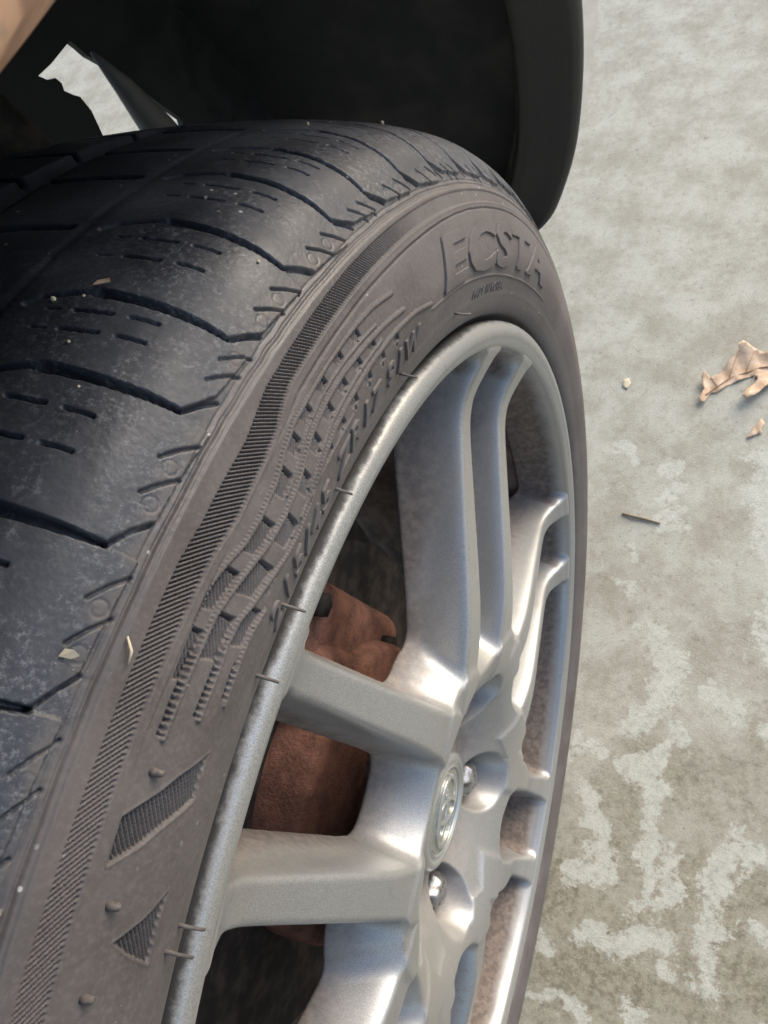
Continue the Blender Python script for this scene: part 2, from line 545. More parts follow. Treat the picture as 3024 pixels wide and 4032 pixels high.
def tread_height(TH, S):
    H = np.zeros(TH.shape)
    # circumferential grooves
    for c, w, d in ((56.0, 3.0, .35), (20.0, 10.5, 5.5), (-20.0, 10.5, 5.5), (-56, 9, 5)):
        H -= d * (1 - ss(w / 2 - 1.4, w / 2 + .6, np.abs(S - c - .4 * vnoise(TH * 1.3, S * 0, 5))))
    # worn shoulder blocks: the land beyond the zigzag edge lies a little lower
    ex, ey = [], []
    for k, t in enumerate(KN[:-1]):
        nx_ = KN[k + 1]
        g = nx_ - t
        top = 105.6 + .9 * math.sin(k * 2.1) - max(0, (t - 30)) * .09
        ex += [t, t + min(1.5, .42 * g), t + .55 * g, nx_ - .02]
        ey += [100.6 - max(0, t - 30) * .1, top, top + .4, top + 1.2]
    edge = np.interp(TH[:, 0], ex, ey)[:, None] + .22 * vnoise(TH * 9, S * 0, 11)
    H -= 1.05 * ss(-.06, .2, S - edge)
    H += 1.05 * ss(107.2, 110.4, S)
    # lateral grooves
    for k, t in enumerate(KN):
        lean = 1.0 if t > 12 else .4
        a = [(t - 1.6 * lean, 60.5), (t - 1.15 * lean, 63), (t - .75 * lean, 68), (t - .45 * lean, 72.6)]
        b = [(t - .45 * lean, 73.6), (t - .40 * lean, 79), (t - .36 * lean, 86), (t - .24 * lean, 92), (t - .1 * lean, 97.5), (t, 100.6)]
        wf = lambda q, s_: np.interp(s_, [60, 70, 73, 80, 92, 101], [1.0, 1.5, 2.5, 2.3, 1.8, 1.0])
        apply_line(H, TH, S, a, 1.4, 1.5, soft=.45)
        apply_line(H, TH, S, b, 2.6, 3.2, soft=.4, wfun=wf)
        apply_line(H, TH, S, [(t, 100.6), (t + .8, 103.4), (t + 1.35, 106)], .7, .9, soft=.4)
        apply_line(H, TH, S, [(t - 2.4, 25.5), (t - 1.9, 40), (t - 1.7, 52)], 2.0, 2.5, soft=.8)
        apply_line(H, TH, S, [(t - 1.2, -14), (t - 1.9, 14)], 2.0, 2.5, soft=.8)
    # sipes between them
    for k, t in enumerate(KN[:-1]):
        g = KN[k + 1] - t
        for f in ((.42, .68) if g > 3.6 else (.5,)):
            c = t + g * f
            lean = .9 if t > 12 else .3
            for (s0, s1, w, dp) in ((66, 69, .5, .5), (71.8, 79.6, .8, 1.1), (83.2, 88.6, .8, 1.1)):
                apply_line(H, TH, S, [(c - .5 * lean * (84 - s0) / 18, s0), (c - .5 * lean * (84 - s1) / 18, s1)], w * .9, dp * 1.25, soft=.3)
        # short edge sipes and vent-plug rings
        for c in ((t + 2.25, t + 3.75) if g > 4.6 else (t + 1.9, t + 3.0)):
            apply_line(H, TH, S, [(c - .1, 101.6), (c + .5, 104), (c + 1.1, 107)], .55, .9, soft=.35)
        for c in ((t + 1.95, t + 3.5) if g > 4.6 else (t + 3.4,)):
            d = np.hypot(np.radians(TH - c) * 290, S - 104.2)
            H -= .13 * (1 - ss(.1, .35, np.abs(d - 1.45)))
    # thin mould lines on the shoulder
    for s0, w, d in ((106.9, .3, .25), (108.4, .45, .45), (109.6, .3, .2)):
        H -= d * (1 - ss(w / 2 - .1, w / 2 + .2, np.abs(S - s0 - .25 * vnoise(TH * 1.2, S * 0, 21))))
    # wear
    H += .05 * vnoise(TH * 2.2, S / 2.6, 31) + .04 * vnoise(TH * 5, S / 1.1, 32) + .04 * vnoise(TH * 14, S / .45, 33)
    n = vnoise(TH * 3.5, S / 1.7, 34)
    H -= .06 * ss(.33, .45, n) * ss(94, 99, S)
    return H * (1 - ss(110.0, 110.5, S))


def band_edges(t):
    so = np.interp(t, [-14, 9, 11, 15, 17.5, 26, 35, 42, 50, 60, 80], [113.6, 113.3, 114.2, 114.4, 112.4, 111.4, 111.2, 110.9, 110.8, 110.8, 110.8])
    si = np.interp(t, [-14, -5, 3.3, 9.85, 12, 15, 16.4, 17.6, 18.6, 27, 35, 44, 53, 62, 80], [118.9, 118.6, 118.1, 119.1, 120.6, 120.2, 119.4, 117.6, 116.6, 116.2, 116.0, 115.6, 114.9, 114, 113])
    return so, si


def band_height(TH, S):
    so, si = band_edges(TH)
    inside = ss(0, .25, S - so) * ss(0, .5, si - S)
    ph = (TH - .2 * (S - 113.5)) / .215
    saw = .5 + .5 * np.cos(2 * np.pi * ph)
    duty = np.interp(TH, [-12, 4, 12, 40], [.80, .78, .55, .5])
    ridge = ss(1 - duty - .22, 1 - duty + .18, saw + .05)
    amp = np.interp(TH, [-14, 6, 14, 28, 33, 37, 80], [1.5, 1.5, 1.3, .9, .35, .0, .0])
    H = -inside * ((1 - ridge) * amp + np.interp(TH, [-14, 28, 36, 80], [.05, .15, .45, .35]))
    H += .05 * vnoise(TH * 30, S * 3, 41) * inside
    H += .42 * ss(.0, .25, S - si) * (1 - ss(2.0, 2.3, S - si)) * ss(1, 5, TH) * (1 - ss(34, 44, TH)) + .15 * np.exp(-((S - si - .3) / .3) ** 2)
    # long fine line above the brand name
    sl = np.interp(TH, [15, 17.5, 19, 25, 31, 38, 44, 50, 56, 64, 71], [121, 120.4, 119.6, 119.2, 119.0, 118.2, 117.6, 117.2, 116.8, 117, 118.6])
    H -= .6 * (1 - ss(.12, .42, np.abs(S - sl))) * ss(15.5, 17.5, TH) * (1 - ss(70, 76, TH))
    return H * ss(110.3, 110.7, S) * (1 - ss(121.2, 121.6, S))


RIB = [[(7.3, 120.6), (9.04, 121), (10.05, 122.4), (11.31, 124.6), (12.69, 125.4), (14.5, 125), (16, 123.2), (17.3, 122.0), (21.5, 121.6), (24.4, 121.9), (26.9, 122.6), (29.3, 124.3)],
       [(3.3, 124), (5.4, 124.3), (8.1, 124.9), (9.8, 127.1), (12, 130.4), (13.6, 131.3), (15.2, 130.9), (16.8, 129), (17.6, 127.7), (19.8, 126.6), (22, 126.6), (24.9, 127.6), (28, 129), (30, 130.4)],
       [(4.27, 130.5), (6.3, 130.9), (7.3, 130.4), (8.44, 131.1), (9.3, 132.9), (10.8, 135.4), (12.5, 138.2), (13.8, 139.2), (15.5, 138.2), (17.5, 134.8), (19.5, 133), (22, 132.4), (25, 132.4), (28, 132.7), (31.4, 134.1), (34.2, 136.5)],
       [(5.2, 136.6), (7.2, 136.2), (8.35, 136.7), (9.6, 138.6)]]
FLAG = [(0, [24.8, 22.7, 20.7, 18.8, 17.1, 15.4, 12.9, 10.1, 7.35]), (1, [25.8, 23.9, 22.0, 20.1, 18.2, 16.3, 14.0, 11.3, 8.4]), (2, [28.6, 26.4, 24.4, 22.4, 20.6, 18.8, 16.9, 14.9, 12.1, 9.4])]
BLADE = [(3.16, 137.4), (2.47, 137.2), (1.35, 137.7), (.67, 132.9), (.43, 131.3), (-.4, 126.6), (-1.03, 121.6), (-.23, 121.5), (.52, 121.4), (1.52, 127.7), (2.1, 130.6)]
TRI = [(-2.1, 138.2), (-3.24, 138.0), (-4.75, 138.2), (-4.13, 131.9), (-3.55, 127.4), (-2.95, 132.7)]


def hatch(TH, S, pitch=.62):
    # hatch lines lean: s grows by about 3.2 mm while theta falls by one degree
    q = (S + 3.2 * TH) / pitch * .62
    return .5 + .5 * np.cos(2 * np.pi * q / 1.0)


def side_height(TH, S):
    H = np.zeros(TH.shape)
    hat = ss(.45, .85, hatch(TH, S))
    teeth = .32 * np.sign(np.sin(2 * np.pi * TH / .26))
    # hatched flags between the ribs
    for bi, tops in FLAG:
        lo, hi = np.array(RIB[bi]), np.array(RIB[bi + 1])
        for k, t in enumerate(tops):
            ln = np.interp(t, [8, 13, 17, 29], [2.1, 1.95, 1.05, .8])
            s0 = np.interp(TH, lo[:, 0], lo[:, 1]) + .55
            s1 = np.interp(TH, hi[:, 0], hi[:, 1]) - .55
            sm = s0 + (s1 - s0) * np.interp(t, [13, 16, 29], [.97, .66, .55])
            reg = ss(0, .12, t - TH + .035 * (S - s0)) * ss(0, .12, TH - (t - ln) - .05 * (S - s0)) * ss(0, .3, S - s0) * ss(0, .3, sm - S)
            H -= reg * (.45 + .8 * (1 - hat))
            tri = ss(0, .05, t + .03 - TH) * ss(0, .05, TH - t + .16) * ss(0, .2, S - s0 - .2) * ss(0, .2, sm - .2 - S)
            H -= tri * 1.1
            sm2 = sm + (s1 - sm) * .5 + .3
            dot = ss(0, .06, t - .35 * ln - TH) * ss(0, .06, TH - t + .35 * ln + .22) * ss(0, .2, S - sm) * ss(0, .25, sm2 - S)
            H -= dot * 1.1
    for i, rb in enumerate(RIB):
        apply_line(H, TH, S, rb, 1.15, .60, rr=266, soft=.3, op='max', wfun=lambda a, b: 1.1 + .2 * np.sign(np.sin(2 * np.pi * a / .21)))
        if i < 3:
            nx2 = np.array(RIB[i + 1])
            sec = [(a, float(np.interp(a, nx2[:, 0], nx2[:, 1])) - 1.7) for a in np.arange(14.5, 27.5 if i < 2 else 22, 1.0)]
            apply_line(H, TH, S, sec, .6, .45, rr=266, soft=.3, op='max', wfun=lambda a, b: .6 + .12 * np.sign(np.sin(2 * np.pi * a / .2)))
    # the lower ends of the ribs are toothed gutters
    for i, (a0, a1) in ((1, (3.3, 7.0)), (2, (4.27, 7.2)), (3, (5.2, 7.2))):
        r_ = np.array(RIB[i])
        sc = np.interp(TH, r_[:, 0], r_[:, 1])
        reg = ss(0, .1, TH - a0) * (1 - ss(a1 - 1, a1, TH)) * (1 - ss(.45, .75, np.abs(S - sc + .9)))
        H -= reg * (.7 + .5 * np.sign(np.sin(2 * np.pi * (TH + .05 * S) / .27)))
    for poly in (BLADE, TRI):
        a = np.array(poly)
        ins = in_poly(TH, S, poly)
        e = seg_d(np.radians(TH) * 268, S, [(math.radians(p[0]) * 268, p[1]) for p in poly + poly[:1]])
        sd = np.where(ins, e, -e)
        H -= ss(-.05, .3, sd) * (.5 + 1.25 * (1 - hat))
        H += .12 * np.exp(-((sd + .3) / .25) ** 2)
    # raised arc below the brand name, and the bead rings
    sl = np.interp(TH, [34.4, 41.6, 48.5, 55, 62, 75], [138.6, 139.2, 140.4, 141.6, 142, 142.5])
    H += .35 * (1 - ss(.2, .5, np.abs(S - sl))) * ss(34.2, 34.6, TH) * (1 - ss(66, 70, TH))
    H += .25 * (1 - ss(.2, .45, np.abs(S - 147.6)))
    H += .06 * vnoise(TH * 3, S / 2, 51) + .035 * vnoise(TH * 12, S / .6, 52)
    # faint shallow dents
    H -= .35 * np.exp(-(((TH - 33) / 3.2) ** 2 + ((S - 129) / 4.5) ** 2))
    return H * ss(121.0, 121.5, S) * (1 - ss(149, 151, S))


T0, T1 = -14.0, 80.0


def tyre_patch(name, s_arr, step, hf, mat, parent):
    n = int(round((T1 - T0) / step)) + 1
    th = np.linspace(T0, T1, n)
    s_arr = np.asarray(s_arr, float)
    TH, S = np.meshgrid(th, s_arr, indexing='ij')
    fade = (ss(T0, T0 + 1.0, TH) * (1 - ss(T1 - 1.0, T1, TH)))
    H = hf(TH, S) * fade
    V1 = tyre_pos(TH, S, H).reshape(-1, 3)
    F1 = grid_faces(n, len(s_arr))
    # plain rest of the ring
    th2 = np.linspace(T1, T0 + 360, 140)
    TH2, S2 = np.meshgrid(th2, s_arr[::2] if len(s_arr) % 2 else s_arr, indexing='ij')
    H2 = np.zeros(TH2.shape)
    for c, w, d in ((56.0, 3.0, .35), (20.0, 10.5, 5.5), (-20.0, 10.5, 5.5), (-56, 9, 5)):
        H2 -= d * (1 - ss(w / 2 - 1.4, w / 2 + .6, np.abs(S2 - c))) * ss(T1, T1 + 4, TH2) * (1 - ss(T0 + 356, T0 + 360, TH2))
    V2 = tyre_pos(TH2, S2, H2).reshape(-1, 3)
    F2 = grid_faces(len(th2), TH2.shape[1], off=len(V1))
    return np_mesh(name, np.vstack([V1, V2]), np.vstack([F1, F2])[:, ::-1], mat, parent)


wheel = empty('wheel_assembly', (0, 0, GZ))
tag(wheel, 'silver twin-spoke alloy car wheel with worn black tyre standing on concrete', 'wheel')

def adopt(o, parent):
    o.parent = parent
    o.matrix_parent_inverse = parent.matrix_world.inverted() if parent.type != 'EMPTY' else Matrix.Translation((0, 0, -GZ))
    return o


inner = revolve('tyre', np.vstack([[(-182.5, 232)], [(-181 - x, r) for x, r in TD[::-1][6:int(len(TD) * .55)]]]), MAT['sidewall'], None, 120)
tyre = adopt(inner, wheel)
tyre["label"] = 'worn black low-profile tyre with dusty brown sidewall'
s_tread = np.concatenate([np.linspace(-112, -64, 20), np.arange(-62, 40, 2.0), np.arange(40, 60, .7), np.arange(60, 92, .33), np.arange(92, 110.51, .24)])
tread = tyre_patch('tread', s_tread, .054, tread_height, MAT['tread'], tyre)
tread["label"] = 'worn dark tread with curved lateral grooves and small sipes'
band = tyre_patch('serrated_band', np.linspace(110.4, 121.3, 42), .034, band_height, MAT['sidewall'], tyre)
band["label"] = 'finely ribbed band round the upper sidewall'
side = tyre_patch('sidewall', np.concatenate([np.arange(121.2, 146, .21), np.arange(146.1, 172, .9)]), .042, side_height, MAT['sidewall'], tyre)
side["label"] = 'brownish sidewall with wavy ribs and hatched flag shapes'


# raised lettering ------------------------------------------------------------
def letters(name, text, th0, s_base, size, rr, height, shear=.0, bold=0.0, spacing=1.0, slope=0.0, stretch=1.0, bevel=.12):
    cu = bpy.data.curves.new(name, 'FONT')
    cu.body = text
    cu.size = size
    cu.shear = shear
    cu.offset = bold
    cu.space_character = spacing
    cu.resolution_u = 3
    cu.extrude = height
    cu.bevel_depth = bevel
    cu.bevel_resolution = 0
    o = bpy.data.objects.new(name, cu)
    col.objects.link(o)
    dg = bpy.context.evaluated_depsgraph_get()
    me = bpy.data.meshes.new_from_object(o.evaluated_get(dg))
    bpy.data.objects.remove(o)
    bm = bmesh.new()
    bm.from_mesh(me)
    bpy.data.meshes.remove(me)
    xs = [v.co.x for v in bm.verts]
    ys = [v.co.y for v in bm.verts]
    st_ = 1.6
    for ax, lo, hi in ((0, min(xs), max(xs)), (1, min(ys), max(ys))):
        c = lo + st_
        while c < hi:
            no = (1, 0, 0) if ax == 0 else (0, 1, 0)
            co = (c, 0, 0) if ax == 0 else (0, c, 0)
            bmesh.ops.bisect_plane(bm, geom=bm.verts[:] + bm.edges[:] + bm.faces[:], plane_co=co, plane_no=no, dist=1e-5)
            c += st_
    P = np.array([v.co[:] for v in bm.verts])
    th = th0 + np.degrees(P[:, 0] * stretch / rr)
    s = (np.interp(th, *s_base) if isinstance(s_base, tuple) else s_base) - P[:, 1] + slope * P[:, 0]
    h = P[:, 2]
    Q = tyre_pos(th, s, h)
    for v, q in zip(bm.verts, Q):
        v.co = q
    return bm_obj(name, bm, MAT['sidewall'], tyre)


letters('size_lettering', '215/45 ZR17 91W', 9.4, ([9, 15, 18, 22, 30, 37], [148.8, 148.5, 147.2, 145.6, 145.0, 144.2]), 9.4, 250, .6, shear=.15, bold=.10, spacing=1.22, stretch=1.13)
letters('brand_lettering', 'ECSTA', 36.4, 136.6, 20.5, 262, .68, shear=.16, bold=.75, spacing=1.06, stretch=2.16, slope=.019, bevel=.1)
letters('origin_lettering', 'MADE IN KOREA', 44.0, 147.0, 4.6, 252, .22, spacing=1.1, stretch=1.0, slope=-.02, bevel=.05)


# rubber hairs and nubs ---------------------------------------------------------
def hair(th, s, L, dth, ds, rad=.37, lift=.6):
    p, n, e, f = tyre_frame(th, s)
    d = (e * dth + f * ds).normalized()
    # f points towards the crown or the rim: make +ds run towards the rim
    q, _, _, _ = tyre_frame(th, s + .5)
    if (q - p).dot(f) < 0:
        d = (e * dth - f * ds).normalized()
    L *= .00075
    pts = [p - n * .0005, p + n * L * lift * .45 + d * L * .12, p + n * L * lift * .8 + d * L * .45, p + n * L * lift + d * L * .8, p + n * L * lift * .95 + d * L * 1.02]
    rr = rad * .001
    return tube('rubber_hair', pts, [rr * 1.5, rr * 1.05, rr, rr * .95, rr * .75], MAT['hair'], tyre, 8)


for a in [(10.7, 146.5, 9.0, .3, 1.0), (7.1, 148.0, 8.0, .12, 1.0), (-3.9, 148.3, 8.0, -.25, 1.0), (-4.7, 144.6, 8.5, -.3, .9), (28.8, 147.0, 8.0, .75, .5), (18.3, 148.4, 7.0, .5, .8), (39.8, 147.4, 8.5, 1.0, .15)]:
    hair(*a)
for th, s, L in ((2.12, 124.4, 1.7), (-2.29, 124.4, 1.6), (-5.15, 124.5, 1.5)):
    hair(th, s, L * .85, .1, .5, .7, 1.25)

# ---------------------------------------------------------------- alloy rim: lip and barrel
a_ = np.linspace(115, -70, 14)
bead = [(8.4 + 4.6 * math.sin(math.radians(t)), 232.2 + 4.6 * math.cos(math.radians(t))) for t in (-55, -35, -15, 5, 25, 45, 65, 85, 105, 125)]
lip_prof = [(2.2, 231.5), (3.0, 233.8)] + bead + [(11.5, 228.0), (10.6, 226.6), (9.2, 225.7), (6.0, 225.0)]
rim = adopt(revolve('alloy_rim', catmull(lip_prof, 4), MAT['lip'], None, 360), wheel)
rim["label"] = 'silver alloy rim with rounded lip and sooty edge'
barrel = revolve('barrel', catmull([(6.5, 226.4), (1, 225.6), (-10, 224), (-30, 221), (-60, 214), (-110, 205), (-150, 209), (-168, 220), (-176, 234), (-184, 235)], 8), MAT['barrel'], rim, 200)
barrel["label"] = 'brake-dusted brown inner barrel of the rim'

# ---------------------------------------------------------------- alloy rim: cast centre (implicit surface, meshed by surface nets)
TH0 = 2.0
HS = 1.2
gx_ = np.arange(-44, 18, HS, dtype=np.float32)
gy_ = np.arange(-229, 229.1, HS, dtype=np.float32)
LUGS = [161.5, 89.5, 17.5, -54.5, -126.5]
LUG_R = 52.0


def smin(a, b, k):
    h = np.clip(.5 + .5 * (b - a) / k, 0, 1)
    return b + (a - b) * h - k * h * (1 - h)


def smax(a, b, k):
    return -smin(-a, -b, k)


FACE_R = [0, 33, 44, 56, 68, 80, 96, 111, 130, 160, 190, 201, 208, 215, 221, 225, 240]
FACE_X = [-13, -13, -9, -1.0, 6.0, 9.8, 11.2, 11.0, 9.0, 4.9, 1.0, .8, 2.4, 5.4, 8.2, 9.2, 9.2]


FC = catmull(list(zip(FACE_R, FACE_X)), 8)


def disc_sdf(X, Y, Z):
    r = np.sqrt(Y * Y + Z * Z)
    th = np.degrees(np.arctan2(Y, Z)) - TH0
    ph = np.radians(np.mod(th + 30, 60) - 30)
    v = r * np.cos(ph)
    u = np.abs(r * np.sin(ph))
    face = np.interp(r, FC[:, 0], FC[:, 1]).astype(np.float32)
    dep = face - X
    top = X - face
    uc = np.interp(v, [60, 200, 230], [29.2, 28.8, 29.5])
    hw = np.interp(v, [60, 80, 110, 190, 206, 216, 225], [9.6, 9.0, 7.4, 5.4, 5.6, 6.6, 8.5])
    wall = np.abs(u - uc) - hw - (2.0 * (1 - np.exp(-np.clip(dep, 0, 60) / 3.4)) + .04 * dep + 3.2 * np.clip((dep - 2) / 25, 0, 1.2) ** 2.2)
    wall = wall * .95
    back = -(dep - 34)
    sp = smax(wall, top, 1.5)
    sp = np.maximum(sp, 62 - v)
    hub = smax((r - (84 + np.clip(dep, 0, 40) * .6 - 8.5 * np.cos(6 * np.radians(th)))) * .8, top, 1.6)
    d = smin(sp, hub, 6.0)
    rb = np.interp(X, [-60, -30, -10, 0, 6, 9], [215, 219.3, 222.3, 223.9, 224.7, 225.6]).astype(np.float32)
    ring = smax(rb - r, X - np.interp(r, [210, 219, 224, 226, 230], [0, 5, 8.6, 9.2, 8.5]).astype(np.float32), 1.0)
    d = smin(d, ring, 5.0)
    d = smax(d, dep - 26 - .03 * (r - 60), 2.5)
    d = np.maximum(d, r - 227.5)
    # lug pockets and the bore under the cap
    for a in LUGS:
        cy = LUG_R * math.sin(math.radians(a))
        cz = LUG_R * math.cos(math.radians(a))
        q = np.sqrt((Y - cy) ** 2 + (Z - cz) ** 2)
        cone = (q - (15.6 + np.clip(X + 6, -30, 30) * .24)) * .97
        pocket = np.maximum(cone, -24 - X)
        d = smax(d, -pocket, 1.3)
    bore = np.maximum(r - 28.2, -30 - X)
    d = smax(d, -bore, 1.0)
    return d


def surface_nets(fun, ax, ay, az):
    nx, ny, nz = len(ax), len(ay), len(az)
    D = np.empty((nx, ny, nz), np.float32)
    Yg, Zg = np.meshgrid(ay, az, indexing='ij')
    for i, x in enumerate(ax):
        D[i] = fun(np.full(Yg.shape, x, np.float32), Yg, Zg)
    sgn = D < 0
    s8 = sum(sgn[i:nx - 1 + i, j:ny - 1 + j, k:nz - 1 + k].astype(np.int8) for i in (0, 1) for j in (0, 1) for k in (0, 1))
    act = (s8 > 0) & (s8 < 8)
    idx = np.argwhere(act)
    N = len(idx)
    lut = np.full(act.shape, -1, np.int32)
    lut[tuple(idx.T)] = np.arange(N)
    acc = np.zeros((N, 3))
    cnt = np.zeros(N)
    corners = [(i, j, k) for i in (0, 1) for j in (0, 1) for k in (0, 1)]
    for a in range(8):
        for b in range(a + 1, 8):
            ca, cb = np.array(corners[a]), np.array(corners[b])
            if np.abs(ca - cb).sum() != 1:
                continue
            da = D[tuple((idx + ca).T)]
            db = D[tuple((idx + cb).T)]
            cr = (da < 0) != (db < 0)
            t = np.where(cr, da / np.where(da == db, 1, da - db), 0)
            p = ca + (cb - ca) * t[:, None]
            acc[cr] += p[cr]
            cnt[cr] += 1
    P = idx + acc / cnt[:, None]
    quads = []
    for axis in range(3):
        o1, o2 = [(1, 2), (2, 0), (0, 1)][axis]
        e = np.zeros(3, int)
        e[axis] = 1
        sl0 = [slice(None)] * 3
        sl1 = [slice(None)] * 3
        sl0[axis] = slice(0, -1)
        sl1[axis] = slice(1, None)
        ch = sgn[tuple(sl0)] != sgn[tuple(sl1)]
        ei = np.argwhere(ch)
        ok = (ei[:, o1] > 0) & (ei[:, o2] > 0) & (ei[:, o1] < D.shape[o1] - 1) & (ei[:, o2] < D.shape[o2] - 1)
        ei = ei[ok]
        neg = sgn[tuple(ei.T)]
        def cell(d1, d2):
            c = ei.copy()
            c[:, o1] -= d1
            c[:, o2] -= d2
            return lut[tuple(c.T)]
        q = np.stack([cell(0, 0), cell(1, 0), cell(1, 1), cell(0, 1)], 1)
        q[~neg] = q[~neg][:, ::-1]
        quads.append(q)
    Q = np.vstack(quads)
    Q = Q[(Q >= 0).all(1)]
    org = np.array([ax[0], ay[0], az[0]])
    return org + P * HS, Q


VV, QQ = surface_nets(disc_sdf, gx_, gy_, gy_)


def grad(fun, P, e=.35):
    g = np.zeros(P.shape)
    for a in range(3):
        d = np.zeros(3)
        d[a] = e
        A = P + d
        B = P - d
        g[:, a] = fun(A[:, 0], A[:, 1], A[:, 2]) - fun(B[:, 0], B[:, 1], B[:, 2])
    return g / (np.linalg.norm(g, axis=1)[:, None] + 1e-9)


# pull the vertices onto the true surface, then take the normals there
for _ in range(2):
    g = grad(disc_sdf, VV)
    VV = VV - g * np.clip(disc_sdf(VV[:, 0], VV[:, 1], VV[:, 2]), -.5, .5)[:, None] * .7
NN = grad(disc_sdf, VV)
cen = VV[QQ].mean(1)
rc = np.hypot(cen[:, 1], cen[:, 2])
thc = np.mod(np.degrees(np.arctan2(cen[:, 1], cen[:, 2])) - TH0 + 30, 360)
sec = (thc // 60).astype(int)
su = (thc % 60) > 30
pid = np.where(rc < 74, 0, 1 + sec * 2 + su)
for k in range(13):
    f = QQ[pid == k]
    u_, inv = np.unique(f, return_inverse=True)
    ob = np_mesh('hub' if k == 0 else 'spoke', VV[u_] * .001, inv.reshape(-1, 4), MAT['alloy'], rim, True, NN[u_])
    if k == 0:
        ob["label"] = 'dished silver hub with lug pockets'

# centre cap, valve-free; lug nuts
cap = revolve('centre_cap', catmull([(-26, 27.8), (-12, 28.0), (-9.6, 28.9), (-7.2, 28.8), (-5.6, 27.6), (-4.9, 25.6), (-5.2, 24.4), (-5.9, 23.6), (-5.6, 22.6), (-5.1, 21.6), (-5.9, 20.8), (-6.3, 20), (-5.8, 12), (-5.4, 4), (-5.4, .05)], 4), MAT['cap'], rim, 96)
cap["label"] = 'round chrome-ringed centre cap with raised emblem'
inl = revolve('cap_inlay', [(-6.0, 20.2), (-5.6, 12), (-5.25, 4), (-5.2, .05)], MAT['inlay'], cap, 64)


def cap_bar(pts, w, h):
    bm = bmesh.new()
    d = [Vector(p) for p in pts]
    L, Rr = [], []
    for i, p in enumerate(d):
        t = (d[min(i + 1, len(d) - 1)] - d[max(i - 1, 0)]).normalized()
        nrm = Vector((-t.y, t.x)) * w / 2
        L.append(p + nrm)
        Rr.append(p - nrm)
    a0 = R_(TH0 - 20)
    def put(q, x):
        y, z = q.x, q.y
        return bm.verts.new((x * .001, (y * math.cos(a0) + z * math.sin(a0)) * .001, (-y * math.sin(a0) + z * math.cos(a0)) * .001))
    top = [[put(q, -5.6 + h) for q in row] for row in (L, Rr)]
    bot = [[put(q, -6.4) for q in row] for row in (L, Rr)]
    for i in range(len(d) - 1):
        bm.faces.new([top[0][i], top[0][i + 1], top[1][i + 1], top[1][i]])
        bm.faces.new([top[0][i + 1], top[0][i], bot[0][i], bot[0][i + 1]])
        bm.faces.new([top[1][i], top[1][i + 1], bot[1][i + 1], bot[1][i]])
    for e_ in (0, -1):
        bm.faces.new([top[0][e_], top[1][e_], bot[1][e_], bot[0][e_]])
    bmesh.ops.recalc_face_normals(bm, faces=bm.faces)
    bmesh.ops.bevel(bm, geom=bm.edges[:], offset=.00035, segments=2, profile=.5, affect='EDGES')
    return bm_obj('emblem_stroke', bm, MAT['cap'], cap, True)


def ell(cx, cy, ra, rb, n=28):
    return [(cx + ra * math.cos(2 * math.pi * i / n), cy + rb * math.sin(2 * math.pi * i / n)) for i in range(n + 1)]


cap_bar(ell(0, 0, 17.2, 12.2), 2.6, 1.0)
cap_bar(ell(0, -.6, 5.6, 11.0), 2.2, 1.15)
cap_bar(ell(0, 5.6, 11.6, 5.4), 2.2, 1.1)
for a in LUGS:
    cy = LUG_R * math.sin(R_(a)) * .001
    cz = LUG_R * math.cos(R_(a)) * .001
    bm = bmesh.new()
    rings = [(-.030, .0105, 6), (-.012, .0105, 6), (-.0095, .0098, 6), (-.0070, .0080, 6), (-.0055, .0045, 6), (-.005, .0006, 6)]
    prev = None
    for x, rr, k in rings:
        row = [bm.verts.new((x, cy + rr * math.sin(2 * math.pi * i / 6 + R_(a)), cz + rr * math.cos(2 * math.pi * i / 6 + R_(a)))) for i in range(6)]
        if prev:
            for i in range(6):
                bm.faces.new([prev[i], prev[(i + 1) % 6], row[(i + 1) % 6], row[i]])
        prev = row
    bm.faces.new(prev)
    bmesh.ops.recalc_face_normals(bm, faces=bm.faces)
    bmesh.ops.bevel(bm, geom=bm.edges[:], offset=.0006, segments=2, profile=.5, affect='EDGES')
    bm_obj('lug_nut', bm, MAT['nut'], rim, False)

# ---------------------------------------------------------------- brake behind the spokes
brake = empty('brake_assembly', (-.07, 0, -.128))
tag(brake, 'rust-brown disc brake with caliper seen between the wheel spokes', 'brake')


def adopt2(o, parent):
    o.parent = parent
    o.matrix_parent_inverse = Matrix.Translation(parent.location).inverted()
    return o


hat = adopt2(revolve('brake_hat', catmull([(-47, .1), (-47, 60), (-47.5, 71), (-50, 74.5), (-56, 75.5), (-70.5, 76)], 4), MAT['rust'], None, 120), brake)
hat["label"] = 'rusty hat of the brake disc'
adopt2(revolve('brake_disc', [(-70, 75), (-71, 78), (-71, 126), (-72, 128), (-90, 128), (-91, 126), (-91, 76)], MAT['iron'], None, 120), brake)


def block(name, lo, hi, mat, bev=.006, taper=0.0):
    bm = bmesh.new()
    bmesh.ops.create_cube(bm, size=1)
    for v in bm.verts:
        v.co = Vector([lo[i] + (hi[i] - lo[i]) * (v.co[i] + .5) for i in range(3)])
        if v.co.z > (lo[2] + hi[2]) / 2:
            v.co.y += taper
    bmesh.ops.bevel(bm, geom=bm.edges[:], offset=bev, segments=4, profile=.5, affect='EDGES')
    return adopt2(bm_obj(name, bm, mat, None, True), brake)


